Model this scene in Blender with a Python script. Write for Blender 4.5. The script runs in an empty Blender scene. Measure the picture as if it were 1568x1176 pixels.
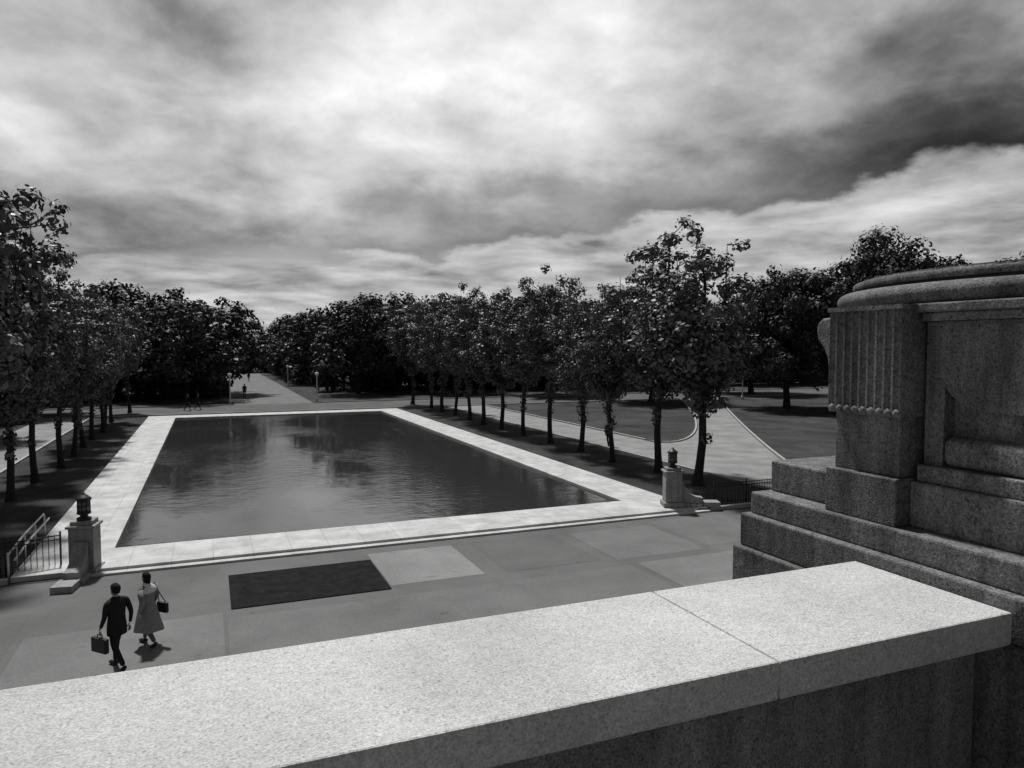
import bpy, math, random
import numpy as np
from mathutils import Vector, Matrix
R=math.radians
sc=bpy.context.scene
sc.view_settings.view_transform='Standard'; sc.view_settings.look='None'; sc.view_settings.exposure=0; sc.view_settings.gamma=1
CZ=6.8
# ---------------------------------------------------------------- node helper
class N:
    def __init__(s,nt): s.nt=nt
    def n(s,t,**k):
        x=s.nt.nodes.new(t)
        for a,b in k.items(): setattr(x,a,b)
        return x
    def l(s,a,b): s.nt.links.new(a,b)
    def m(s,op,a,b=None,c=None,clamp=False):
        x=s.n('ShaderNodeMath',operation=op); x.use_clamp=clamp
        for i,v in enumerate((a,b,c)):
            if v is None: continue
            if isinstance(v,(int,float)): x.inputs[i].default_value=v
            else: s.l(v,x.inputs[i])
        return x.outputs[0]
    def ramp(s,fac,stops,interp='LINEAR'):
        x=s.n('ShaderNodeValToRGB'); cr=x.color_ramp; cr.interpolation=interp
        while len(cr.elements)<len(stops): cr.elements.new(0.5)
        for e,(p,v) in zip(cr.elements,stops):
            e.position=p; e.color=(v,v,v,1)
        s.l(fac,x.inputs[0]); return x.outputs[0]
    def maprange(s,v,a,b,c,d,smooth=False):
        x=s.n('ShaderNodeMapRange'); x.clamp=True
        if smooth: x.interpolation_type='SMOOTHSTEP'
        s.l(v,x.inputs[0])
        for i,q in enumerate((a,b,c,d)): x.inputs[i+1].default_value=q
        return x.outputs[0]
    def noise(s,vec,scale,detail=4,rough=.5,dist=0):
        x=s.n('ShaderNodeTexNoise'); x.inputs['Scale'].default_value=scale
        x.inputs['Detail'].default_value=detail; x.inputs['Roughness'].default_value=rough
        x.inputs['Distortion'].default_value=dist
        if vec is not None: s.l(vec,x.inputs['Vector'])
        return x.outputs[0]
    def mapping(s,vec,scale=(1,1,1),rot=(0,0,0),loc=(0,0,0)):
        x=s.n('ShaderNodeMapping'); s.l(vec,x.inputs[0])
        x.inputs['Scale'].default_value=scale; x.inputs['Rotation'].default_value=rot; x.inputs['Location'].default_value=loc
        return x.outputs[0]
def newmat(name):
    m=bpy.data.materials.new(name); m.use_nodes=True
    k=N(m.node_tree); b=m.node_tree.nodes['Principled BSDF']
    return m,k,b
def basic(name,v,rough=.7,var=.15,scale=3,metal=0,bump=0,bscale=30,spec=.5):
    m,k,b=newmat(name); tc=k.n('ShaderNodeTexCoord').outputs['Object']
    n=k.noise(tc,scale,6,.6)
    c=k.ramp(n,[(.3,v*(1-var)),(.7,v*(1+var))]); k.l(c,b.inputs['Base Color'])
    b.inputs['Roughness'].default_value=rough; b.inputs['Metallic'].default_value=metal; b.inputs['Specular IOR Level'].default_value=spec
    if bump:
        bn=k.n('ShaderNodeBump'); bn.inputs['Strength'].default_value=bump; bn.inputs['Distance'].default_value=.01
        k.l(k.noise(tc,bscale,5,.6),bn.inputs['Height']); k.l(bn.outputs[0],b.inputs['Normal'])
    return m
def granite(name,v,stain=.25,speck=.35,sscale=170,streak=0,fleck=.5,fscale=.55):
    m,k,b=newmat(name); tc=k.n('ShaderNodeTexCoord').outputs['Object']
    f=k.noise(tc,sscale,2,.7); g=k.noise(tc,sscale*.3,3,.6); w=k.noise(tc,1.6,7,.66,.4)
    a=k.maprange(f,.34,.66,1-speck,1+speck*.55)
    b2=k.maprange(g,.35,.65,1-speck*.35,1+speck*.3)
    c=k.maprange(w,.3,.7,1-stain,1+stain*.4)
    fl=k.maprange(k.noise(k.mapping(tc,loc=(3,5,1)),sscale*fscale,1,.5),.62,.68,1,1-fleck)
    col=k.m('MULTIPLY',k.m('MULTIPLY',k.m('MULTIPLY',k.m('MULTIPLY',a,b2),c),fl),v)
    if streak:
        st=k.noise(k.mapping(tc,(9,9,1.1)),1,6,.65,.3)
        col=k.m('MULTIPLY',col,k.maprange(st,.35,.62,1-streak,1.08))
    cb=k.n('ShaderNodeCombineColor')
    for i in range(3): k.l(col,cb.inputs[i])
    k.l(cb.outputs[0],b.inputs['Base Color']); b.inputs['Roughness'].default_value=.8; b.inputs['Specular IOR Level'].default_value=.3
    bn=k.n('ShaderNodeBump'); bn.inputs['Strength'].default_value=.7; bn.inputs['Distance'].default_value=.005
    k.l(k.m('ADD',f,k.noise(tc,25,3,.7)),bn.inputs['Height']); k.l(bn.outputs[0],b.inputs['Normal'])
    return m
M={}
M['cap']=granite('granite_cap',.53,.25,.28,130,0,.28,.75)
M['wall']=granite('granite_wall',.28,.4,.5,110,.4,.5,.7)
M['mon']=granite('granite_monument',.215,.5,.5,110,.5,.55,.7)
M['pierstone']=granite('pier_stone',.32,.35,.2,60,.3)
M['iron_and_gap_shade']=basic('black_iron_and_gap_shade',.02,.5,.3,20,.3)  # ironwork, and the painted shade under the parapet cap
M['glass']=basic('lantern_glass',.12,.15,.3,10)
M['globe']=basic('opal_globe',.8,.3,.05,10)
M['pole']=basic('pole_paint',.6,.5,.1,10)
M['bark']=basic('bark',.03,.9,.4,14,0,.6,25,.2)
M['suit']=basic('dark_suit',.022,.9,.2,20,spec=.1); M['coat']=basic('raincoat',.2,.8,.2,12)
M['scarf']=basic('scarf',.62,.8,.1,20); M['skin']=basic('skin',.33,.6,.05,20)
M['hair']=basic('hair',.012,.8,.3,60,spec=.15); M['leather']=basic('black_leather',.015,.5,.2,30,spec=.3)
M['shirt']=basic('shirt',.6,.8,.05,20); M['greycloth']=basic('grey_cloth',.09,.8,.1,20)
M['asph']=basic('path_asphalt',.22,.9,.25,.6,0,.3,20,.2)
M['avenue']=basic('avenue_asphalt',.14,.9,.25,.4,0,.3,20,.2)
M['road']=basic('road_asphalt',.09,.9,.25,.3,0,.3,20,.2)
M['kerb']=basic('kerb_stone',.33,.8,.15,3)
M['mat']=basic('rubber_mat',.012,.95,.5,3,0,.5,60,.08)
def plaza(name,v):
    m,k,b=newmat(name); tc=k.n('ShaderNodeTexCoord').outputs['Object']
    n=k.noise(tc,.35,8,.66,.3); f=k.noise(tc,25,4,.7)
    sp=k.maprange(k.noise(k.mapping(tc,loc=(9,2,0)),1.7,3,.5),.66,.72,1,.8)
    c=k.m('MULTIPLY',k.m('MULTIPLY',k.maprange(n,.3,.7,v*.78,v*1.2),k.maprange(f,.3,.7,.78,1.22)),sp)
    cb=k.n('ShaderNodeCombineColor')
    for i in range(3): k.l(c,cb.inputs[i])
    k.l(cb.outputs[0],b.inputs['Base Color']); b.inputs['Roughness'].default_value=.85; b.inputs['Specular IOR Level'].default_value=.2
    return m
def paving(name,v,bw,bh):
    m,k,b=newmat(name); tc=k.n('ShaderNodeTexCoord').outputs['Object']
    br=k.n('ShaderNodeTexBrick'); k.l(tc,br.inputs['Vector'])
    br.offset=0; br.inputs['Scale'].default_value=1; br.inputs['Brick Width'].default_value=bw; br.inputs['Row Height'].default_value=bh
    br.inputs['Mortar Size'].default_value=.012
    for i,q in ((1,v*.93),(2,v*1.04),(3,v*.7)): br.inputs[i].default_value=(q,q,q,1)
    n=k.noise(tc,1.2,8,.7,.3)
    mx=k.n('ShaderNodeMix',data_type='RGBA',blend_type='MULTIPLY'); mx.inputs[0].default_value=1
    k.l(br.outputs[0],mx.inputs[6]); k.l(k.ramp(n,[(.3,.62),(.62,1)]),mx.inputs[7]); k.l(mx.outputs[2],b.inputs['Base Color'])
    b.inputs['Roughness'].default_value=.85; b.inputs['Specular IOR Level'].default_value=.25
    return m
M['coping']=paving('coping_slabs',.53,1.2,.8)
m,k,b=newmat('grass'); tc=k.n('ShaderNodeTexCoord').outputs['Object']
n=k.noise(tc,.22,8,.7,.5); f=k.noise(tc,9,4,.75)
c=k.m('MULTIPLY',k.maprange(n,.32,.68,.026,.08),k.maprange(f,.3,.7,.5,1.4))
cb=k.n('ShaderNodeCombineColor'); [k.l(c,cb.inputs[i]) for i in range(3)]
k.l(cb.outputs[0],b.inputs['Base Color']); b.inputs['Roughness'].default_value=.95; b.inputs['Specular IOR Level'].default_value=.1
bn=k.n('ShaderNodeBump'); bn.inputs['Strength'].default_value=.8; bn.inputs['Distance'].default_value=.08
k.l(f,bn.inputs['Height']); k.l(bn.outputs[0],b.inputs['Normal']); M['grass']=m
# water
m,k,b=newmat('pool_water'); tc=k.n('ShaderNodeTexCoord').outputs['Object']
b.inputs['Base Color'].default_value=(.032,.032,.032,1); b.inputs['Roughness'].default_value=.02; b.inputs['IOR'].default_value=1.7
w1=k.noise(k.mapping(tc,(1,1.5,1),(0,0,.3)),1.6,4,.55,.3); w2=k.noise(k.mapping(tc,(1,1.5,1),(0,0,-.5)),6,3,.6)
gust=k.maprange(k.noise(k.mapping(tc,(1,.6,1)),.12,4,.55),.40,.60,.12,1.1,True)
h=k.m('MULTIPLY',k.m('ADD',w1,k.m('MULTIPLY',w2,.28)),gust)
bn=k.n('ShaderNodeBump'); bn.inputs['Strength'].default_value=.3; bn.inputs['Distance'].default_value=.07
k.l(h,bn.inputs['Height']); k.l(bn.outputs[0],b.inputs['Normal']); M['water']=m
def leafmat(name,v,spec=.25):
    m,k,b=newmat(name); at=k.n('ShaderNodeAttribute',attribute_name='lv')
    c=k.ramp(at.outputs['Fac'],[(0,v*.35),(.5,v),(1,v*1.9)]); k.l(c,b.inputs['Base Color'])
    b.inputs['Roughness'].default_value=.5; b.inputs['Specular IOR Level'].default_value=spec
    return m
M['leaf']=leafmat('poplar_leaves',.09,.35); M['leafd']=leafmat('dark_leaves',.055,.12)
# ---------------------------------------------------------------- mesh builder
class MB:
    def __init__(s): s.v=[];s.f=[];s.mi=[];s.sm=[];s.mats=[]
    def mat(s,m):
        if m not in s.mats: s.mats.append(m)
        return s.mats.index(m)
    def add(s,v,f,m,smooth=False):
        o=len(s.v); s.v+= [tuple(p) for p in v]; s.f+=[tuple(i+o for i in q) for q in f]
        s.mi+=[s.mat(m)]*len(f); s.sm+=[smooth]*len(f)
    def box(s,x0,x1,y0,y1,z0,z1,m):
        v=[(x0,y0,z0),(x1,y0,z0),(x1,y1,z0),(x0,y1,z0),(x0,y0,z1),(x1,y0,z1),(x1,y1,z1),(x0,y1,z1)]
        s.add(v,[(0,3,2,1),(4,5,6,7),(0,1,5,4),(1,2,6,5),(2,3,7,6),(3,0,4,7)],m)
    def tube(s,pts,rad,n,m,cap=True):
        v=[];P=[Vector(p) for p in pts]
        for i,p in enumerate(P):
            d=(P[min(i+1,len(P)-1)]-P[max(i-1,0)]).normalized()
            a=d.orthogonal().normalized() if abs(d.z)<.9 else Vector((1,0,0)); a=(a-d*a.dot(d)).normalized(); b=d.cross(a)
            for j in range(n):
                t=2*math.pi*j/n; v.append(p+(a*math.cos(t)+b*math.sin(t))*rad[i])
        f=[]
        for i in range(len(P)-1):
            for j in range(n):
                f.append((i*n+j,i*n+(j+1)%n,(i+1)*n+(j+1)%n,(i+1)*n+j))
        if cap: f.append(tuple(range(n-1,-1,-1))); f.append(tuple((len(P)-1)*n+j for j in range(n)))
        s.add(v,f,m,True)
    def rings(s,rs,n,m,smooth=True):
        v=[];f=[]
        for (cx,cy,z,rx,ry) in rs:
            for j in range(n):
                t=2*math.pi*j/n; v.append((cx+rx*math.cos(t),cy+ry*math.sin(t),z))
        for i in range(len(rs)-1):
            for j in range(n): f.append((i*n+j,i*n+(j+1)%n,(i+1)*n+(j+1)%n,(i+1)*n+j))
        f.append(tuple(range(n-1,-1,-1))); f.append(tuple((len(rs)-1)*n+j for j in range(n)))
        s.add(v,f,m,smooth)
    def prism(s,prof,m,fn,a,b,smooth=False):
        n=len(prof); v=[fn(p,q,a) for p,q in prof]+[fn(p,q,b) for p,q in prof]
        f=[tuple(range(n))[::-1],tuple(range(n,2*n))]+[(i,(i+1)%n,n+(i+1)%n,n+i) for i in range(n)]
        s.add(v,f,m,smooth)
    def obj(s,name,parent=None,bevel=0,loc=(0,0,0),rot=0,fix=True,seg=2):
        me=bpy.data.meshes.new(name); me.from_pydata(s.v,[],s.f)
        for mm in s.mats: me.materials.append(mm)
        me.polygons.foreach_set('material_index',s.mi); me.polygons.foreach_set('use_smooth',s.sm)
        if fix:
            import bmesh
            bm=bmesh.new(); bm.from_mesh(me); bmesh.ops.recalc_face_normals(bm,faces=bm.faces); bm.to_mesh(me); bm.free()
        o=bpy.data.objects.new(name,me); sc.collection.objects.link(o); o.location=loc; o.rotation_euler=(0,0,rot)
        if parent: o.parent=parent
        if bevel:
            bv=o.modifiers.new('Bevel','BEVEL'); bv.width=bevel; bv.segments=seg; bv.limit_method='ANGLE'; bv.angle_limit=R(40)
        return o
def empty(name,loc=(0,0,0),rot=0):
    o=bpy.data.objects.new(name,None); sc.collection.objects.link(o); o.location=loc; o.rotation_euler=(0,0,rot); o.empty_display_size=.2; return o
def sheet(name,polys,z,m):
    b=MB()
    for p in polys: b.add([(x,y,z) for x,y in p],[tuple(range(len(p)))],m)
    return b.obj(name)
def rect(x0,x1,y0,y1): return [(x0,y0),(x1,y0),(x1,y1),(x0,y1)]
# ---------------------------------------------------------------- ground
sheet('ground',[rect(-3000,3000,-3000,3000)],0,M['grass'])
sheet('plaza_pavement',[rect(-60,22,-40,24.3),],.004,plaza('plaza_paving',.115))
b=MB()
for (x0,x1,y0,y1,v) in [(4.65,7.5,20.2,23.6,.205),(-4.1,.2,12,19.75,.145),(.3,12,12,19.3,.13),(8.2,11.4,20.1,23.7,.105),(11.9,15.3,19.9,23.4,.14),(12.3,16,14,19.4,.16),(15.6,19,20.2,23.9,.13),(-9,-4.3,14,21.5,.108)]:
    b.add([(x,y,.008) for x,y in rect(x0,x1,y0,y1)],[(0,1,2,3)],plaza('paving_panel_%.3f'%v,v))
b.obj('paving_panels')
b=MB(); b.box(.4,4.6,19.9,22.9,.0085,.03,M['mat']); b.obj('rubber_mat',bevel=.005)
sheet('pool_water',[rect(-3,16.3,27,74.5)],.05,M['water'])
b=MB(); c=M['coping']
b.box(-5.4,18.5,24.6,27,0,.16,c); b.box(-5.4,18.5,74.5,77,0,.16,c); b.box(-5.4,-3,27.001,74.499,0,.158,c); b.box(16.3,18.5,27.001,74.499,0,.158,c)
b.box(-3.6,18.9,24.3,24.598,0,.075,c)
b.obj('pool_coping',bevel=.015)
sheet('footpath',[rect(24.5,29,24.5,79),rect(-14.5,-10.5,25,79)],.005,M['asph'])
def arc(p0,p1,p2,n=14):
    return [((1-t)**2*p0[0]+2*t*(1-t)*p1[0]+t*t*p2[0],(1-t)**2*p0[1]+2*t*(1-t)*p1[1]+t*t*p2[1]) for t in [i/n for i in range(n+1)]]
lo=arc((28.9,29.5),(34,39),(62,79)); hi_=arc((28.9,44),(31,37),(56.5,79))
b=MB()
for i in range(14): b.add([(*lo[i],.009),(*lo[i+1],.009),(*hi_[i+1],.009),(*hi_[i],.009)],[(0,1,2,3)],M['asph'])
b.obj('curved_footpath')
b=MB()
for P_ in (lo,hi_):
    for i in range(14):
        p=Vector((*P_[i],0)); q=Vector((*P_[i+1],0)); d=(q-p).normalized(); nn=Vector((d.y,-d.x,0))*(.07 if P_ is lo else -.07)
        a_=p+nn; b_=q+nn; c_=q+nn*3; e_=p+nn*3; up_=Vector((0,0,.09))
        b.add([a_,b_,c_,e_,a_+up_,b_+up_,c_+up_,e_+up_],[(0,3,2,1),(4,5,6,7),(0,1,5,4),(1,2,6,5),(2,3,7,6),(3,0,4,7)],M['kerb'])
b.obj('path_edging')
sheet('road',[rect(-90,160,79.1,90)],.006,M['road'])
sheet('avenue',[rect(2.5,11.5,90.1,260)],.0065,M['avenue'])
b=MB()
b.box(24.35,24.5,25,79,0,.1,M['kerb'])
b.box(-10.5,-10.35,25,79,0,.1,M['kerb']); b.box(-90,160,78.85,79.05,0,.11,M['kerb'])
b.box(-90,2.3,90.05,90.2,0,.12,M['kerb']); b.box(11.7,160,90.05,90.2,0,.12,M['kerb'])
b.box(19,24.3,24.45,24.65,0,.15,M['kerb']); b.box(-40,-5.45,24.45,24.65,0,.15,M['kerb'])
b.box(29.05,29.2,45,78.8,0,.1,M['kerb'])
b.obj('kerb')
# ---------------------------------------------------------------- terrace, parapet, monument
b=MB(); b.box(-40,2.448,-8,1.70,4.7,5.0,M['wall']); b.obj('terrace_floor')
b=MB()
for x0,x1 in ((-40,-12),(-11.994,-5),(-4.994,-1.2),(-1.194,2.465)): b.box(x0,x1,1.70,2.19,0,5.765,M['wall'])
b.box(-40,2.465,1.725,2.17,5.765,5.785,M['iron_and_gap_shade']); b.obj('parapet_wall',bevel=.004)  # last box: black strip painting the shadow gap below the cap, no iron there
b=MB()
xs=[-40,-17.5,-15.5,-13.5,-11.5,-9.3,-7.1,-4.9,-2.7,-.65,1.49,2.497]
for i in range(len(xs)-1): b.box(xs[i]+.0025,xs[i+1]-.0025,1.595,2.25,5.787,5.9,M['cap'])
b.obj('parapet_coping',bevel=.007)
mon=empty('stone_monument')
b=MB(); g=M['mon']
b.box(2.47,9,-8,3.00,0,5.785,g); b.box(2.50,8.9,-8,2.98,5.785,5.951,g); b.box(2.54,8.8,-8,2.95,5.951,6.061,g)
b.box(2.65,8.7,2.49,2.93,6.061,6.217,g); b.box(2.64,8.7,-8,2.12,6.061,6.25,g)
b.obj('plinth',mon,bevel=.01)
b=MB()
b.box(2.565,3.3,2.122,2.488,6.061,6.258,g)
b.box(2.60,3.3,2.14,2.47,6.258,6.53,g)
b.obj('pier_shaft',mon,bevel=.006)
b=MB()
prof=[]; nfl=9; y0,y1=2.118,2.492; xf=2.572
w=(y1-y0)/nfl
for i in range(nfl):
    a=y0+i*w
    prof.append((xf,a+.003))
    for j in range(7):
        t=math.pi*j/6; prof.append((xf+.015*math.sin(t), a+w/2-(w/2-.005)*math.cos(t)))
    prof.append((xf,a+w-.003))
prof+= [(3.3,y1),(3.3,y0)]
b.prism(prof,g,lambda p,q,t:(p,q,t),6.53,6.95,False)
b.box(2.566,3.3,2.112,2.498,6.9505,6.97,g)
for i in range(nfl):
    a=y0+(i+.5)*w
    b.tube([(xf+.016,a,6.54),(xf+.012,a,6.53),(xf+.013,a,6.51)],[w*.35,w*.49,w*.44],8,g)
b.box(xf+.006,3.3,y0+.002,y1-.002,6.512,6.5295,g)
b.obj('fluted_block',mon)
b=MB()
pr=[(2.499,6.50),(2.56,6.50),(2.57,6.56),(2.575,6.66),(2.585,6.74),(2.61,6.79),(2.645,6.83),(2.655,6.87),(2.65,6.905),(2.62,6.93),(2.499,6.935)]
b.prism(pr,g,lambda p,q,t:(t,p,q),2.66,3.3)
b.obj('scroll_bracket',mon,bevel=.01)
b=MB()
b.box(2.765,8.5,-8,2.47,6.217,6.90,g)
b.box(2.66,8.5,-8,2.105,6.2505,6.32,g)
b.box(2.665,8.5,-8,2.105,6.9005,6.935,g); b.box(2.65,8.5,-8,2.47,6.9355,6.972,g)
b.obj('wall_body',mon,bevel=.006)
b=MB(); b.box(2.685,2.8,-8,2.02,6.3205,6.44,g); b.obj('rounded_ledge',mon,bevel=.035,seg=5)
b=MB()
pr=[(2.105,6.899),(2.105,6.3205),(2.022,6.3205),(2.022,6.66)]
for j in range(1,11):
    t=math.pi/2*j/10; pr.append((2.022-.22*(1-math.cos(t)),6.66-.11*math.sin(t)))
pr+=[(-8,6.55),(-8,6.899)]
b.prism(pr,g,lambda p,q,t:(t,p,q),2.70,2.79)
b.obj('carved_panel',mon,bevel=.03,seg=5)
b=MB(); cx,cy,r=4.15,2.2,1.27
def lathe(b,prof,cx,cy,n,m):
    v=[];f=[]
    for (rr,z) in prof:
        for j in range(n):
            t=2*math.pi*j/n; v.append((cx+rr*math.cos(t),cy+rr*math.sin(t),z))
    for i in range(len(prof)-1):
        for j in range(n): f.append((i*n+j,i*n+(j+1)%n,(i+1)*n+(j+1)%n,(i+1)*n+j))
    b.add(v,f,m,True)
lathe(b,[(0.01,6.9725),(r-.12,6.9725),(r-.12,6.992)],cx,cy,128,g)
pf=[(r-.12,6.992)]
for j in range(9):
    t=-math.pi/2+math.pi*j/8; pf.append((r-.05+.05*math.cos(t),7.037+.045*math.sin(t)))
pf+=[(r-.10,7.083)]
lathe(b,pf,cx,cy,128,g)
lathe(b,[(r-.10,7.083),(r-.10,7.1)],cx,cy,128,M['iron_and_gap_shade'])  # plain black band in the groove below the top slab, not iron
lathe(b,[(r-.11,7.1),(r-.085,7.1),(r-.08,7.105),(r-.08,7.13),(r-.085,7.135)],cx,cy,128,g)
lathe(b,[(r-.085,7.135),(r-.12,7.138),(r-.12,7.15)],cx,cy,128,g)
lathe(b,[(r-.12,7.15),(.01,7.16)],cx,cy,128,g)
b.obj('basin_rim',mon)
# ---------------------------------------------------------------- gate piers with lanterns
def gate_pier(loc,rot):
    e=empty('lantern_pier',loc,rot); s=M['pierstone']
    b=MB(); b.box(-.42,.42,-.42,.42,0,.2,s); b.box(-.34,.34,-.34,.34,.2,1.42,s); b.box(-.4,.4,-.4,.4,1.42,1.5,s); b.box(-.3,.3,-.3,.3,1.5,1.62,s)
    b.obj('pier',e,bevel=.02)
    b=MB(); i=M['iron_and_gap_shade']
    b.rings([(0,0,1.62,.2,.2),(0,0,1.68,.2,.2),(0,0,1.7,.12,.12),(0,0,1.76,.1,.1),(0,0,1.8,.19,.19),(0,0,1.84,.2,.2)],16,i)
    b.rings([(0,0,2.22,.21,.21),(0,0,2.26,.22,.22),(0,0,2.3,.17,.17),(0,0,2.36,.1,.1),(0,0,2.4,.04,.04),(0,0,2.44,.03,.03)],16,i)
    for q in range(8):
        t=q*math.pi/4; x,y=.175*math.cos(t),.175*math.sin(t); b.tube([(x,y,1.83),(x,y,2.23)],[.014,.014],6,i)
    b.rings([(0,0,2.02,.185,.185),(0,0,2.05,.185,.185)],16,i)
    b.rings([(0,0,1.84,.15,.15),(0,0,2.22,.15,.15)],16,M['glass'])
    b.obj('lantern',e)
    b=MB(); pr=[(.345,0),(1.25,0),(1.25,.38)]
    for j in range(8):
        t=math.pi/2*j/7; pr.append((1.2-.75*math.sin(t),.38+.66*(1-math.cos(t))))
    pr+=[(.345,1.04)]
    b.prism(pr,s,lambda p,q,t:(p,t,q),-.2,.2)
    b.box(1.2505,1.95,-.28,.28,0,.2,s); b.box(.43,1.2,-.3,.3,0,.14,s)
    b.obj('wing_wall',e,bevel=.02)
    return e
gate_pier((-3.55,24.9,.0),R(-100))
gate_pier((17.7,25.3,.16),R(-22))
def fence(pts,h=1.0):
    b=MB(); i=M['iron_and_gap_shade']
    for (a,c) in zip(pts[:-1],pts[1:]):
        A=Vector((*a,0));C=Vector((*c,0)); L=(C-A).length; n=max(2,int(L/.14))
        for z in (.12,h-.12,h): b.tube([A+Vector((0,0,z)),C+Vector((0,0,z))],[.02,.02],6,i)
        for j in range(n+1):
            p=A.lerp(C,j/n); rr=.012 if j%12 else .03
            b.tube([p,p+Vector((0,0,h+(.05 if j%12 else .12)))],[rr,rr],5,i)
    return b.obj('iron_fence')
fence([(-4.3,25.6),(-5.6,25.1),(-12,25.0),(-22,25)],1.05)
fence([(19.9,25.4),(24,25.3)],.9)
fence([(29.3,26),(40,26)],.9)
b=MB()
for dx in (0,.16): b.tube([(-5.5+dx,24.9,.75-dx),(-5.52+dx,27,.85-dx),(-5.52+dx,30,.87-dx)],[.03]*3,8,M['pole'])
for y in (24.9,26,27,28.5,30): b.tube([(-5.5,y,0),(-5.5,y,.82)],[.03,.03],8,M['pole'])
b.obj('handrail')
def lamp(loc,h=3.2):
    b=MB(); p=M['pole']
    b.rings([(0,0,0,.18,.18),(0,0,.35,.16,.16),(0,0,.45,.1,.1),(0,0,.6,.075,.075),(0,0,h-.5,.06,.06),(0,0,h-.42,.12,.12),(0,0,h-.38,.12,.12)],12,p)
    b.rings([(0,0,h-.38,.1,.1),(0,0,h-.3,.2,.2),(0,0,h-.17,.25,.25),(0,0,h-.04,.2,.2),(0,0,h,.08,.08)],14,M['globe'])
    b.rings([(0,0,h,.14,.14),(0,0,h+.05,.08,.08),(0,0,h+.12,.02,.02)],10,M['iron_and_gap_shade'])
    return b.obj('street_lamp',loc=loc)
for l in [(2.2,92.2,0),(12.2,92.2,0),(2.2,120,0),(12.2,128,0),(63,75,0),(46,77,0)]: lamp(l,3.6)
# ---------------------------------------------------------------- trees
def unit(rng,n):
    u=rng.normal(size=(n,3)); return u/np.linalg.norm(u,axis=1)[:,None]
def leaf_arrays(rng,cl,per,size):
    C=np.array([c[:3] for c in cl]); Rr=np.array([c[3:5] for c in cl])
    cnt=np.maximum(8,(per*(Rr[:,0]**2*Rr[:,1])**(2/3.)).astype(int))
    idx=np.repeat(np.arange(len(cl)),cnt); n=len(idx)
    u=unit(rng,n); rad=rng.random(n)**(1/3.)*(1+.13*rng.normal(size=n))
    sc3=np.stack([Rr[idx,0],Rr[idx,0],Rr[idx,1]],1)
    ax=np.array([c[5:8] for c in cl])[idx]
    off=u*rad[:,None]*sc3
    pos=C[idx]+off+ax*off[:,2:3]
    nn=u*1.1+unit(rng,n)*.6+np.array([0,0,.35]); nn/=np.linalg.norm(nn,axis=1)[:,None]
    t=np.cross(nn,unit(rng,n)); t/=np.linalg.norm(t,axis=1)[:,None]; bt=np.cross(nn,t)
    s=size*(.6+.8*rng.random(n))[:,None]
    V=np.stack([pos-t*s,pos+bt*s*.66,pos+t*s,pos-bt*s*.66],1).reshape(-1,3)
    cv=rng.random(len(cl)); lv=np.clip(cv[idx]*.5+rng.random(n)*.5,0,1)
    return V,n,lv
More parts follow.
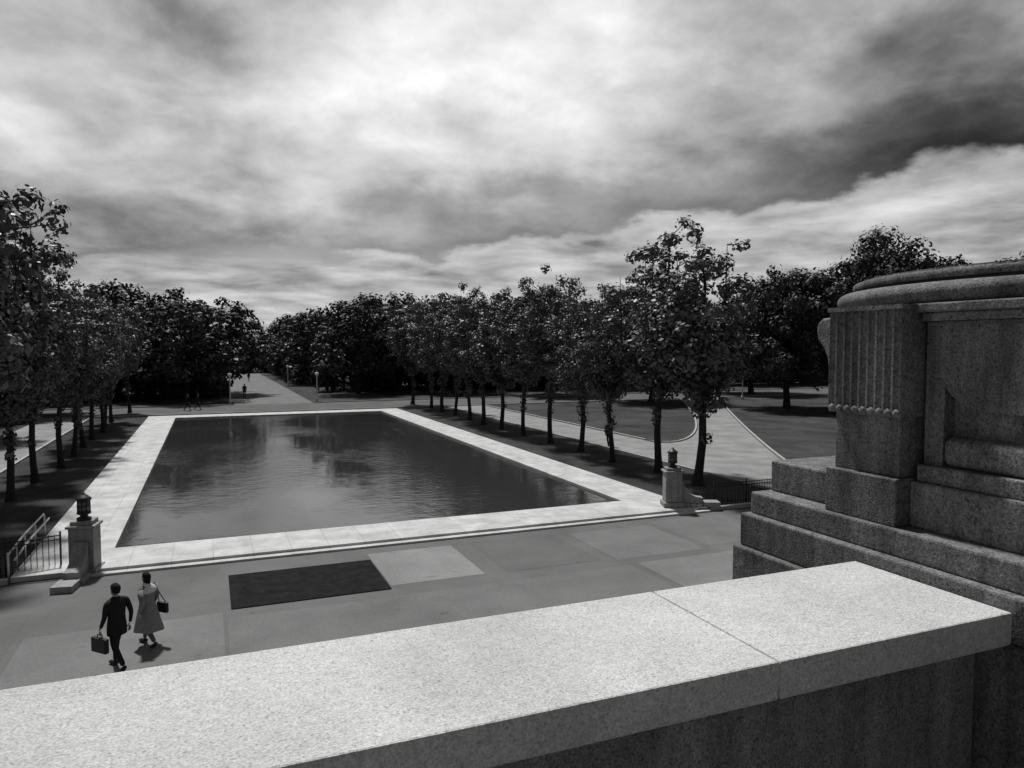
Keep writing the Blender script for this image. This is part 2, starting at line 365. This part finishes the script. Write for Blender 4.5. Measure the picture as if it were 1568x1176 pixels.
def tree_mesh(name,seed,kind,H,Rc,leafsize,per,mat,nl):
    rng=np.random.default_rng(seed); rnd=random.Random(seed)
    b=MB(); bk=M['bark']; cl=[]
    lean=(rnd.uniform(-.3,.3),rnd.uniform(-.3,.3))
    def trunkpt(z):
        t=z/H; return Vector((lean[0]*t*2+.09*math.sin(z*1.1+seed),lean[1]*t*2+.09*math.cos(z*.9+seed),z))
    if kind=='poplar':
        tz=[-.1,.15,.5,1,2,3.2,5,7,9,H*.85]; tr=[.32,.23,.18,.165,.155,.14,.12,.09,.065,.02]
        b.tube([trunkpt(z) for z in tz],tr,9,bk)
        nlead=rnd.choice((6,7))
        for i in range(nlead):
            a=i*2*math.pi/nlead+rnd.uniform(-.35,.35); d=Vector((math.cos(a),math.sin(a),0))
            z0=H*rnd.uniform(.27,.38); reach=Rc*rnd.uniform(.42,.92); zt=H*rnd.uniform(.76,.98)*(1.05-.2*reach/Rc)
            p0=trunkpt(z0); p1=p0+d*reach*.8+Vector((0,0,(zt-z0)*.38)); p2=p0+d*reach*.85+Vector((0,0,zt-z0))
            b.tube([p0,p1,p2],[.075,.05,.012],6,bk,False)
            m_=8
            for j in range(m_):
                q=.14+.86*j/(m_-1); c=(p0.lerp(p1,q*2) if q<.5 else p1.lerp(p2,q*2-1))
                rr=(.42+.42*math.sin(math.pi*min(1,q*1.0)))*rnd.uniform(.7,1.25)*(Rc/2.7)
                c2=c+Vector((rnd.uniform(-1,1),rnd.uniform(-1,1),rnd.uniform(-.5,.5)))*.4
                if rnd.random()<.9: cl.append((c2.x,c2.y,c2.z,rr,rr*rnd.uniform(.65,1.0),d.x*.2,d.y*.2,0))
                if rnd.random()<.7:
                    a2=a+rnd.uniform(-1.3,1.3); L=rnd.uniform(.5,1.15); e_=c+Vector((math.cos(a2)*L,math.sin(a2)*L,rnd.uniform(-.2,.6)))
                    b.tube([c,e_],[.03,.01],5,bk,False); r2=rnd.uniform(.3,.58)
                    cl.append((e_.x,e_.y,e_.z,r2,r2*rnd.uniform(.6,1),0,0,0))
        for j in range(9):
            z=H*(.42+.52*j/8); c=trunkpt(z); rr=(.92-.42*max(0,(z/H-.6)/.4))*rnd.uniform(.7,1.1)
            cl.append((c.x+rnd.uniform(-.5,.5),c.y+rnd.uniform(-.5,.5),z,rr,rr,0,0,0))
        for z in np.arange(2.1,H*.36,.42):
            c=trunkpt(float(z)); rr=.15+.085*z*rnd.uniform(.5,1.3)
            if rnd.random()<.75: cl.append((c.x+rnd.uniform(-.12,.12),c.y+rnd.uniform(-.12,.12),c.z,rr,rr*1.2,0,0,0))
    else:
        fz=H*.16
        b.tube([trunkpt(z) for z in (-.1,.2,fz*.5,fz,H*.45,H*.7)],[.6,.42,.34,.32,.2,.08],10,bk)
        for i in range(nl):
            a=i*2.4+rnd.uniform(-.3,.3); ph=math.asin(min(1,max(-.75,(i+.5)/nl*1.7-.72)))
            rr=Rc*rnd.uniform(.68,1.05)
            zc=H*.48
            tip=Vector((math.cos(a)*math.cos(ph)*rr,math.sin(a)*math.cos(ph)*rr,zc+math.sin(ph)*(H*.5 if ph>0 else H*.36)*rnd.uniform(.8,1.06)))
            p0=trunkpt(fz+(H*.35)*i/nl); p1=p0.lerp(tip,.5)+Vector((0,0,.5))
            b.tube([p0,p1,tip],[.13,.07,.02],5,bk,False)
            rc=Rc*.2*rnd.uniform(.7,1.35)
            cl.append((tip.x,tip.y,tip.z,rc,rc*.72,0,0,0))
            if rnd.random()<.8:
                c=p1.lerp(tip,.4); cl.append((c.x,c.y,c.z,rc*1.2,rc*.95,0,0,0))
    V,n,lv=leaf_arrays(rng,cl,per,leafsize)
    nb=len(b.v)
    allv=np.concatenate([np.array([tuple(p) for p in b.v]),V])
    lf=(np.arange(n*4).reshape(-1,4)+nb)
    return dict(name=name,v=allv,bf=b.f,lf=lf,lv=lv,mats=[bk,mat])
def to_mesh(name,T,mats):
    vs=[];faces=[];mi=[];lv=[];o=0
    for d,mt in T:
        v=d['v']@mt[:3,:3].T+mt[:3,3]; vs.append(v)
        faces+= [tuple(i+o for i in f) for f in d['bf']]; mi+=[0]*len(d['bf']); lv+=[0]*len(d['bf'])
        faces+= (d['lf']+o).tolist(); mi+=[1]*len(d['lf']); lv+=d['lv'].tolist(); o+=len(v)
    me=bpy.data.meshes.new(name); me.from_pydata(np.concatenate(vs).tolist(),[],faces)
    for m in mats: me.materials.append(m)
    me.polygons.foreach_set('material_index',mi)
    at=me.attributes.new('lv','FLOAT','FACE'); at.data.foreach_set('value',lv)
    return me
I4=np.eye(4)
rnd=random.Random(5)
pop=[]
for i in range(6):
    d=tree_mesh('poplar',11+i*7,'poplar',12,2.7,.1,400,M['leaf'],30); pop.append(to_mesh('poplar_mesh_%d'%i,[(d,I4)],d['mats']))
def put(me,name,x,y,s,sz,rot):
    o=bpy.data.objects.new(name,me); sc.collection.objects.link(o); o.location=(x,y,0); o.scale=(s,s,sz); o.rotation_euler=(0,0,rot); return o
HR=[13.0,13.2,10.8,10.9,12.9,12.1,11.5,11.8,13,12,12.7,12.3,13.2]
YR=[29.3,33.3,37.2,41.6,46.2,50.8,55,59.3,63.6,68,72.5,77,83]
for i,(h,y) in enumerate(zip(HR,YR)):
    put(pop[(i*5)%6],'poplar_tree',22+rnd.uniform(-.3,.3),y,h/12*rnd.uniform(.9,1.1)*(1.12 if i==0 else 1),h/12,rnd.uniform(0,6.28))
YL=[28.6,33.2,37.9,42.7,47.2,51.8,56.3,60.8,65.3,69.8,74.4,84]
HL=[14.4,14.2,11.6,11.6,11.4,10.6,11.2,11.3,11,11.2,11,11.5]
for i,(h,y) in enumerate(zip(HL,YL)):
    put(pop[(i*5+3)%6],'poplar_tree',-7.9+rnd.uniform(-.3,.3),y,h/12*.96,h/12,rnd.uniform(0,6.28))
bl=[]
for i in range(3):
    d=tree_mesh('broad',101+i*5,'broad',14,6.6,.17,120,M['leafd'],90); bl.append((d,to_mesh('broadleaf_mesh_%d'%i,[(d,I4)],d['mats'])))
for j,(x,y,h,r) in enumerate([(58,62,15.6,6.6),(67,56,18.2,8.5),(82,52,17,8),(50,76,15,6.5),(44,92,14,6.5),(72,84,15,7),(-17,40,15.5,5),(-20,52,15,5.5),(-17,64,14,5),(-22,76,13,6),(-16,84,12.5,5.5),(98,62,16,8)]):
    put(bl[j%3][1],'broadleaf_tree',x,y,r/6.6,h/14,rnd.uniform(0,6.28))
dv=[tree_mesh('far',201+i*3,'broad',14,6,.27,42,M['leafd'],60) for i in range(4)]
def bushes(seed):
    rng=np.random.default_rng(seed); r_=random.Random(seed); cl=[]
    for i in range(16):
        rr=r_.uniform(1.1,1.9); cl.append((r_.uniform(-4,4),r_.uniform(-3,3),r_.uniform(.7,3.2),rr,rr*.9,0,0,0))
    V,n,lv=leaf_arrays(rng,cl,34,.34); b=MB(); b.tube([(0,0,0),(0,0,2)],[.2,.1],6,M['bark'])
    return dict(v=np.concatenate([np.array(b.v),V]),bf=b.f,lf=np.arange(n*4).reshape(-1,4)+len(b.v),lv=lv)
bv=[bushes(301+i) for i in range(3)]
def mass(name,lst,bl_):
    T=[]
    for (x,y,h,r) in lst:
        a=rnd.uniform(0,6.28); c,s=math.cos(a),math.sin(a); q=r/6; z=h/14
        mt=np.array([[q*c,-q*s,0,x],[q*s,q*c,0,y],[0,0,z,0],[0,0,0,1.]]); T.append((rnd.choice(dv),mt))
    for (x,y,z) in bl_:
        a=rnd.uniform(0,6.28); c,s=math.cos(a),math.sin(a)
        mt=np.array([[c,-s,0,x],[s,c,0,y],[0,0,z,0],[0,0,0,1.]]); T.append((rnd.choice(bv),mt))
    me=to_mesh(name,T,[M['bark'],M['leafd']]); o=bpy.data.objects.new(name,me); sc.collection.objects.link(o)
L=[];B=[]
for x in np.arange(-74,-2,6.5):
    L.append((x+rnd.uniform(-1,1),100+rnd.uniform(-4,4),rnd.uniform(10.5,14.5),6)); L.append((x+4,112+rnd.uniform(-3,3),rnd.uniform(12,16),6.5)); B.append((x,107,1.1)); B.append((x+3,116,1.3))
for y in range(122,200,12): L.append((-4.5+rnd.uniform(-1,1),y,rnd.uniform(12,13.5),5.5)); B.append((-3.5,y+4,1.2))
for x in np.arange(19,150,6.8):
    L.append((x+rnd.uniform(-1,1),106+rnd.uniform(-5,5),rnd.uniform(11.5,15),6.2)); L.append((x+4,120+rnd.uniform(-3,3),rnd.uniform(13.5,17),7)); B.append((x,113,1.2)); B.append((x+3,124,1.4))
for y in range(134,200,12): L.append((18.5+rnd.uniform(-1,1),y,rnd.uniform(12.5,14.5),6)); B.append((17,y+4,1.2))
for x in range(-30,50,9): L.append((x,202+rnd.uniform(-3,3),rnd.uniform(10,12.5),7)); B.append((x,205,1.7)); B.append((x+4,205,1.5))
for x in range(-130,-74,10): L.append((x,90,14,8)); B.append((x,96,1.4))
for x in range(104,190,10): L.append((x,75+rnd.uniform(-8,8),15,8)); B.append((x,84,1.4))
mass('distant_tree_line',L,B)
# ---------------------------------------------------------------- people
def skinmesh(name,verts,edges,rad,mat,parent,root=0,sub=1):
    me=bpy.data.meshes.new(name); me.from_pydata(verts,edges,[]); me.materials.append(mat)
    o=bpy.data.objects.new(name,me); sc.collection.objects.link(o); o.parent=parent
    md=o.modifiers.new('Skin','SKIN'); md.use_smooth_shade=True
    for i,r in enumerate(rad):
        sv=me.skin_vertices[0].data[i]; sv.radius=(r,r) if not isinstance(r,tuple) else r; sv.use_root=(i==root)
    ss=o.modifiers.new('Sub','SUBSURF'); ss.levels=sub; ss.render_levels=sub
    return o
def head(b,skin,hair,long=False):
    hx,hy,hz=0,.03,1.655
    prof=[(1.53,.035),(1.55,.055),(1.58,.068),(1.62,.075),(1.66,.078),(1.70,.076),(1.735,.06),(1.76,.03),(1.765,.01)]
    b.rings([(hx,hy+(.012 if z<1.6 else 0),z,r,r*1.22) for z,r in prof],14,skin)
    b.tube([(0,hy+.085,1.665),(0,hy+.113,1.635),(0,hy+.09,1.625)],[.007,.014,.008],6,skin)
    for s in (-1,1):
        b.tube([(s*.075,hy-.005,1.675),(s*.09,hy-.01,1.65),(s*.076,hy,1.62)],[.012,.016,.008],6,skin)
        b.tube([(s*.03,hy+.081,1.662),(s*.03,hy+.092,1.662)],[.011,.006],8,hair)
    b.tube([(-.022,hy+.086,1.595),(.022,hy+.086,1.595)],[.006,.006],6,M['greycloth'])
    pr=[(1.58 if not long else 1.50,.068),(1.64,.084),(1.69,.09),(1.735,.08),(1.77,.047),(1.785,.01)]
    b.rings([(hx,hy-.03+(.022 if z>1.7 else 0),z,r,r*1.15) for z,r in pr],14,hair)
def hand(name,w,parent,curl=1,sx=1):
    x,y,z=w; V=[(x,y,z),(x,y+.005,z-.05)];E=[(0,1)];Rd=[.022,.03]
    for i,(dy,L) in enumerate(((.03,.07),(.01,.08),(-.01,.075),(-.03,.058))):
        k=len(V); V+=[(x,y+dy,z-.085),(x-sx*.012,y+dy,z-.085-L*.5),(x-sx*.03*curl,y+dy,z-.085-L*.85)]
        E+=[(1,k),(k,k+1),(k+1,k+2)]; Rd+=[.0095,.009,.008]
    k=len(V); V+=[(x-sx*.01,y+.042,z-.045),(x-sx*.02,y+.055,z-.08)]; E+=[(0,k),(k,k+1)]; Rd+=[.011,.009]
    return skinmesh(name,V,E,Rd,M['skin'],parent,0,1)
def person(name,loc,heading,kind,s=1.0):
    e=empty(name,loc,math.atan2(heading[1],heading[0])-math.pi/2); e.scale=(s,s,s)
    suit=M['suit']
    if kind=='man': armL=((-.215,.0,1.40),(-.25,.02,1.13),(-.26,.14,.90)); armR=((.215,-.02,1.40),(.245,-.12,1.14),(.24,-.08,.90))
    else: armL=((-.215,-.02,1.40),(-.25,-.12,1.14),(-.25,-.06,.90)); armR=((.215,.0,1.40),(.245,-.02,1.13),(.25,.1,.90))
    V=[(0,0,.95),(0,0,1.1),(0,.01,1.28),(0,0,1.42),(0,.01,1.49),(0,.02,1.56),
       (.09,.01,.9),(.1,.17,.52),(.1,.22,.1),
       (-.09,-.01,.9),(-.1,-.05,.5),(-.1,-.32,.16),
       armL[0],armL[1],armL[2],armR[0],armR[1],armR[2]]
    E=[(0,1),(1,2),(2,3),(3,4),(4,5),(0,6),(6,7),(7,8),(0,9),(9,10),(10,11),(3,12),(12,13),(13,14),(3,15),(15,16),(16,17)]
    Rd=[(.15,.12),(.14,.11),(.16,.115),(.12,.09),.055,.05,.1,.068,.048,.1,.068,.05,.07,.05,.034,.07,.05,.034]
    skinmesh('body',V,E,Rd,M['greycloth'] if kind=='woman' else suit,e)
    b=MB(); head(b,M['skin'],M['hair'],kind=='woman')
    b.rings([(0,.015,1.47,.06,.06),(0,.02,1.56,.052,.055)],10,M['skin'])
    b.obj('head',e)
    b=MB(); lt=M['leather']
    b.tube([(.1,.17,.055),(.1,.24,.06),(.1,.34,.045),(.1,.4,.035)],[.045,.052,.045,.028],8,lt)
    b.tube([(-.1,-.36,.15),(-.1,-.31,.10),(-.1,-.24,.055),(-.1,-.18,.035)],[.04,.05,.045,.028],8,lt)
    b.obj('shoes',e)
    hand('hand_left',(armL[2][0],armL[2][1]+.01,.885),e,1,-1); hand('hand_right',(armR[2][0],armR[2][1]+.01,.885),e,1,1)
    if kind!='woman':
        b=MB(); b.rings([(0,0,.74,.195,.165),(0,0,.85,.2,.165),(0,0,1.0,.185,.145),(0,0,1.12,.172,.135),(0,.01,1.28,.2,.142),(0,.0,1.38,.215,.13),(0,.0,1.44,.17,.105),(0,.01,1.49,.08,.075),(0,.015,1.515,.062,.062)],20,suit)
        b.obj('jacket',e)
        b=MB(); b.rings([(0,.015,1.50,.064,.066),(0,.02,1.535,.06,.062)],12,M['shirt']); b.obj('collar',e)
    if kind=='man':
        b=MB(); b.box(-.32,-.22,-.07,.37,.42,.72,lt); b.obj('briefcase',e,bevel=.02)
        b=MB(); b.tube([(-.27,.07,.72),(-.27,.08,.775),(-.27,.22,.775),(-.27,.23,.72)],[.011]*4,8,lt); b.obj('briefcase_handle',e)
    if kind=='woman':
        c=M['coat']; n=24
        rs=[(0,-.03,.40,.30,.33),(0,-.03,.55,.285,.30),(0,-.02,.75,.25,.25),(0,0,.95,.205,.185),(0,0,1.08,.175,.145),(0,.01,1.25,.195,.145),(0,0,1.37,.21,.13),(0,0,1.43,.16,.105),(0,.01,1.49,.075,.075)]
        v=[];f=[]
        for i,(cx_,cy_,z,rx,ry) in enumerate(rs):
            am=.05*max(0,(1.0-z))/.6
            for j in range(n):
                t=2*math.pi*j/n; w_=1+am*2.2*math.sin(5*t+z*2); v.append((cx_+rx*w_*math.cos(t),cy_+ry*w_*math.sin(t),z))
        for i in range(len(rs)-1):
            for j in range(n): f.append((i*n+j,i*n+(j+1)%n,(i+1)*n+(j+1)%n,(i+1)*n+j))
        b=MB(); b.add(v,f,c,True)
        b.tube([armL[0],armL[1],armL[2]],[.08,.065,.052],10,c); b.tube([armR[0],armR[1],armR[2]],[.08,.065,.052],10,c)
        b.obj('coat',e)
        b=MB(); b.rings([(0,-.005,1.30,.225,.155),(0,-.01,1.37,.235,.15),(0,-.01,1.44,.18,.12),(0,.005,1.50,.09,.085),(0,.01,1.54,.075,.075)],20,M['scarf']); b.obj('scarf',e)
        b=MB(); b.box(.27,.36,-.3,.02,.72,.98,lt); b.obj('handbag',e,bevel=.03)
        b=MB(); b.tube([(.31,-.25,.98),(.27,-.1,1.2),(.22,0,1.46),(.27,-.02,1.2),(.31,-.03,.98)],[.012]*5,6,lt); b.obj('bag_strap',e)
    return e
person('man_with_briefcase',(-1.9,17.1,.012),(-.66,.75),'man',1.03)
person('woman_in_raincoat',(-1.4,18.2,.012),(-.72,.7),'woman',.95)
for l,h in [((-2.2,84,.01),(1,.2)),((-1.2,84.6,.01),(1,.1)),((4.3,104,.01),(0,1)),((7,150,.01),(0,1)),((24.9,43,.01),(.3,1))]:
    person('pedestrian',l,h,'walker',1)
# ---------------------------------------------------------------- light
SAZ,SEL=R(-7),R(61)
sd=Vector((math.sin(SAZ)*math.cos(SEL),math.cos(SAZ)*math.cos(SEL),math.sin(SEL)))
s=bpy.data.lights.new('sun','SUN'); s.energy=4.3; s.angle=R(4); s.color=(1,.995,.985)
so=bpy.data.objects.new('sun',s); sc.collection.objects.link(so); so.rotation_euler=sd.to_track_quat('Z','Y').to_euler(); so.location=(0,0,60)
w=bpy.data.worlds.new('World'); sc.world=w; w.use_nodes=True; nt=w.node_tree; k=N(nt)
bg=nt.nodes['Background']; bg.inputs[1].default_value=.1
sky=k.n('ShaderNodeTexSky'); sky.sky_type='NISHITA'; sky.sun_disc=False; sky.sun_elevation=SEL; sky.sun_rotation=SAZ
bw=k.n('ShaderNodeRGBToBW'); k.l(sky.outputs[0],bw.inputs[0])
tc=k.n('ShaderNodeTexCoord').outputs['Generated']; sp=k.n('ShaderNodeSeparateXYZ'); k.l(tc,sp.inputs[0]); X,Y,Z=sp.outputs
th=k.m('SQRT',k.m('ADD',k.m('MULTIPLY',X,X),k.m('MULTIPLY',Y,Y)))
az=k.m('ARCTAN2',X,Y); e=k.m('MINIMUM',k.m('DIVIDE',Z,k.m('MAXIMUM',th,.01)),4.)
def proj(off):
    zz=k.m('ADD',k.m('MAXIMUM',Z,0.),off)
    cb=k.n('ShaderNodeCombineXYZ'); k.l(k.m('DIVIDE',X,zz),cb.inputs[0]); k.l(k.m('DIVIDE',Y,zz),cb.inputs[1]); return cb.outputs[0]
P=proj(.34); Pl=proj(.12)
n1=k.noise(k.mapping(P,(1,1,1),(0,0,.4),(3.1,1.7,0)),1.5,5,.5,.1)
n2=k.noise(k.mapping(P,(1,1,1),(0,0,.2),(7.3,4.1,0)),3.8,8,.56,.15)
n3=k.noise(k.mapping(Pl,(1,1,1),(0,0,.1),(1.3,2.1,0)),1.5,6,.55,.2)
azf=k.maprange(az,-.4,1.2,0,1)
f=lambda a:(a+.4)/1.6
eb=k.ramp(azf,[(f(-.22),.078),(f(-.01),.105),(f(.195),.116),(f(.353),.130),(f(.583),.168),(f(.733),.181),(f(.846),.204),(f(.948),.219),(f(1.1),.22)])
D=k.ramp(azf,[(f(-.2),.2),(f(.1),.35),(f(.353),.72),(f(.583),.66),(f(.733),.75),(f(.846),.88),(f(.948),.95)])
n1c=k.m('SUBTRACT',n1,.5); n2c=k.m('SUBTRACT',n2,.5); n3c=k.m('SUBTRACT',n3,.5)
s_=k.m('ADD',k.m('SUBTRACT',e,eb),k.m('ADD',k.m('MULTIPLY',n2c,.12),k.m('MULTIPLY',n1c,.05)))
pf=k.ramp(k.maprange(s_,-.05,.35,0,1),[(.10,0),(.15,1),(.24,.9),(.42,.45),(.7,0)],'EASE')
def gauss(a0,sa,e0,se):
    q=k.m('ADD',k.m('POWER',k.m('DIVIDE',k.m('SUBTRACT',az,a0),sa),2.),k.m('POWER',k.m('DIVIDE',k.m('SUBTRACT',e,e0),se),2.))
    return k.m('EXPONENT',k.m('MULTIPLY',q,-1.))
glow=k.m('MULTIPLY',gauss(.38,.30,.34,.20),.95)
glow2=k.m('MULTIPLY',gauss(-.08,.22,.18,.14),.24)
up=k.m('ADD',k.m('ADD',k.m('ADD',glow,glow2),.27),k.m('ADD',k.m('MULTIPLY',n1c,1.4),k.m('MULTIPLY',n2c,1.25)))
up=k.m('ADD',.14,k.m('MULTIPLY',.5,k.m('ADD',k.m('SUBTRACT',up,.16),k.m('SQRT',k.m('ADD',k.m('POWER',k.m('ABSOLUTE',k.m('SUBTRACT',up,.16)),2.),.012)))))
up=k.m('MULTIPLY',up,k.m('SUBTRACT',1.,k.m('MULTIPLY',pf,D)))
low=k.m('MAXIMUM',k.m('ADD',.46,k.m('ADD',k.m('MULTIPLY',n3c,1.6),k.m('MULTIPLY',n1c,.3))),.17)
edge=k.maprange(s_,-.016,.012,0,1,True)
V=k.m('ADD',k.m('MULTIPLY',low,k.m('SUBTRACT',1.,edge)),k.m('MULTIPLY',up,edge))
back=k.maprange(k.m('ADD',k.m('MULTIPLY',X,.2),k.m('MULTIPLY',Y,.98)),-.6,.45,.48,1,True)  # unseen sky behind the camera dimmed to deepen shade on camera-facing walls
hi=k.maprange(e,.6,1.6,1,.6,True)  # sky above the view dimmed for stronger ambient contrast
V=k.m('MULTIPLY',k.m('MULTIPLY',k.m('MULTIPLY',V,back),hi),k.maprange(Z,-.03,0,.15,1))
V=k.m('MINIMUM',V,1.1)
fin=k.m('ADD',k.m('MULTIPLY',V,9.6),k.m('MULTIPLY',bw.outputs[0],.04))
cc=k.n('ShaderNodeCombineColor'); [k.l(fin,cc.inputs[i]) for i in range(3)]
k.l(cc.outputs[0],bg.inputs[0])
# ---------------------------------------------------------------- camera
cam=bpy.data.cameras.new('camera'); cam.lens=25.7; cam.sensor_width=36; cam.clip_end=8000; cam.clip_start=.05
co=bpy.data.objects.new('camera',cam); sc.collection.objects.link(co); co.location=(0,0,CZ); co.rotation_euler=(R(90-2.96),0,R(-22.5)); sc.camera=co
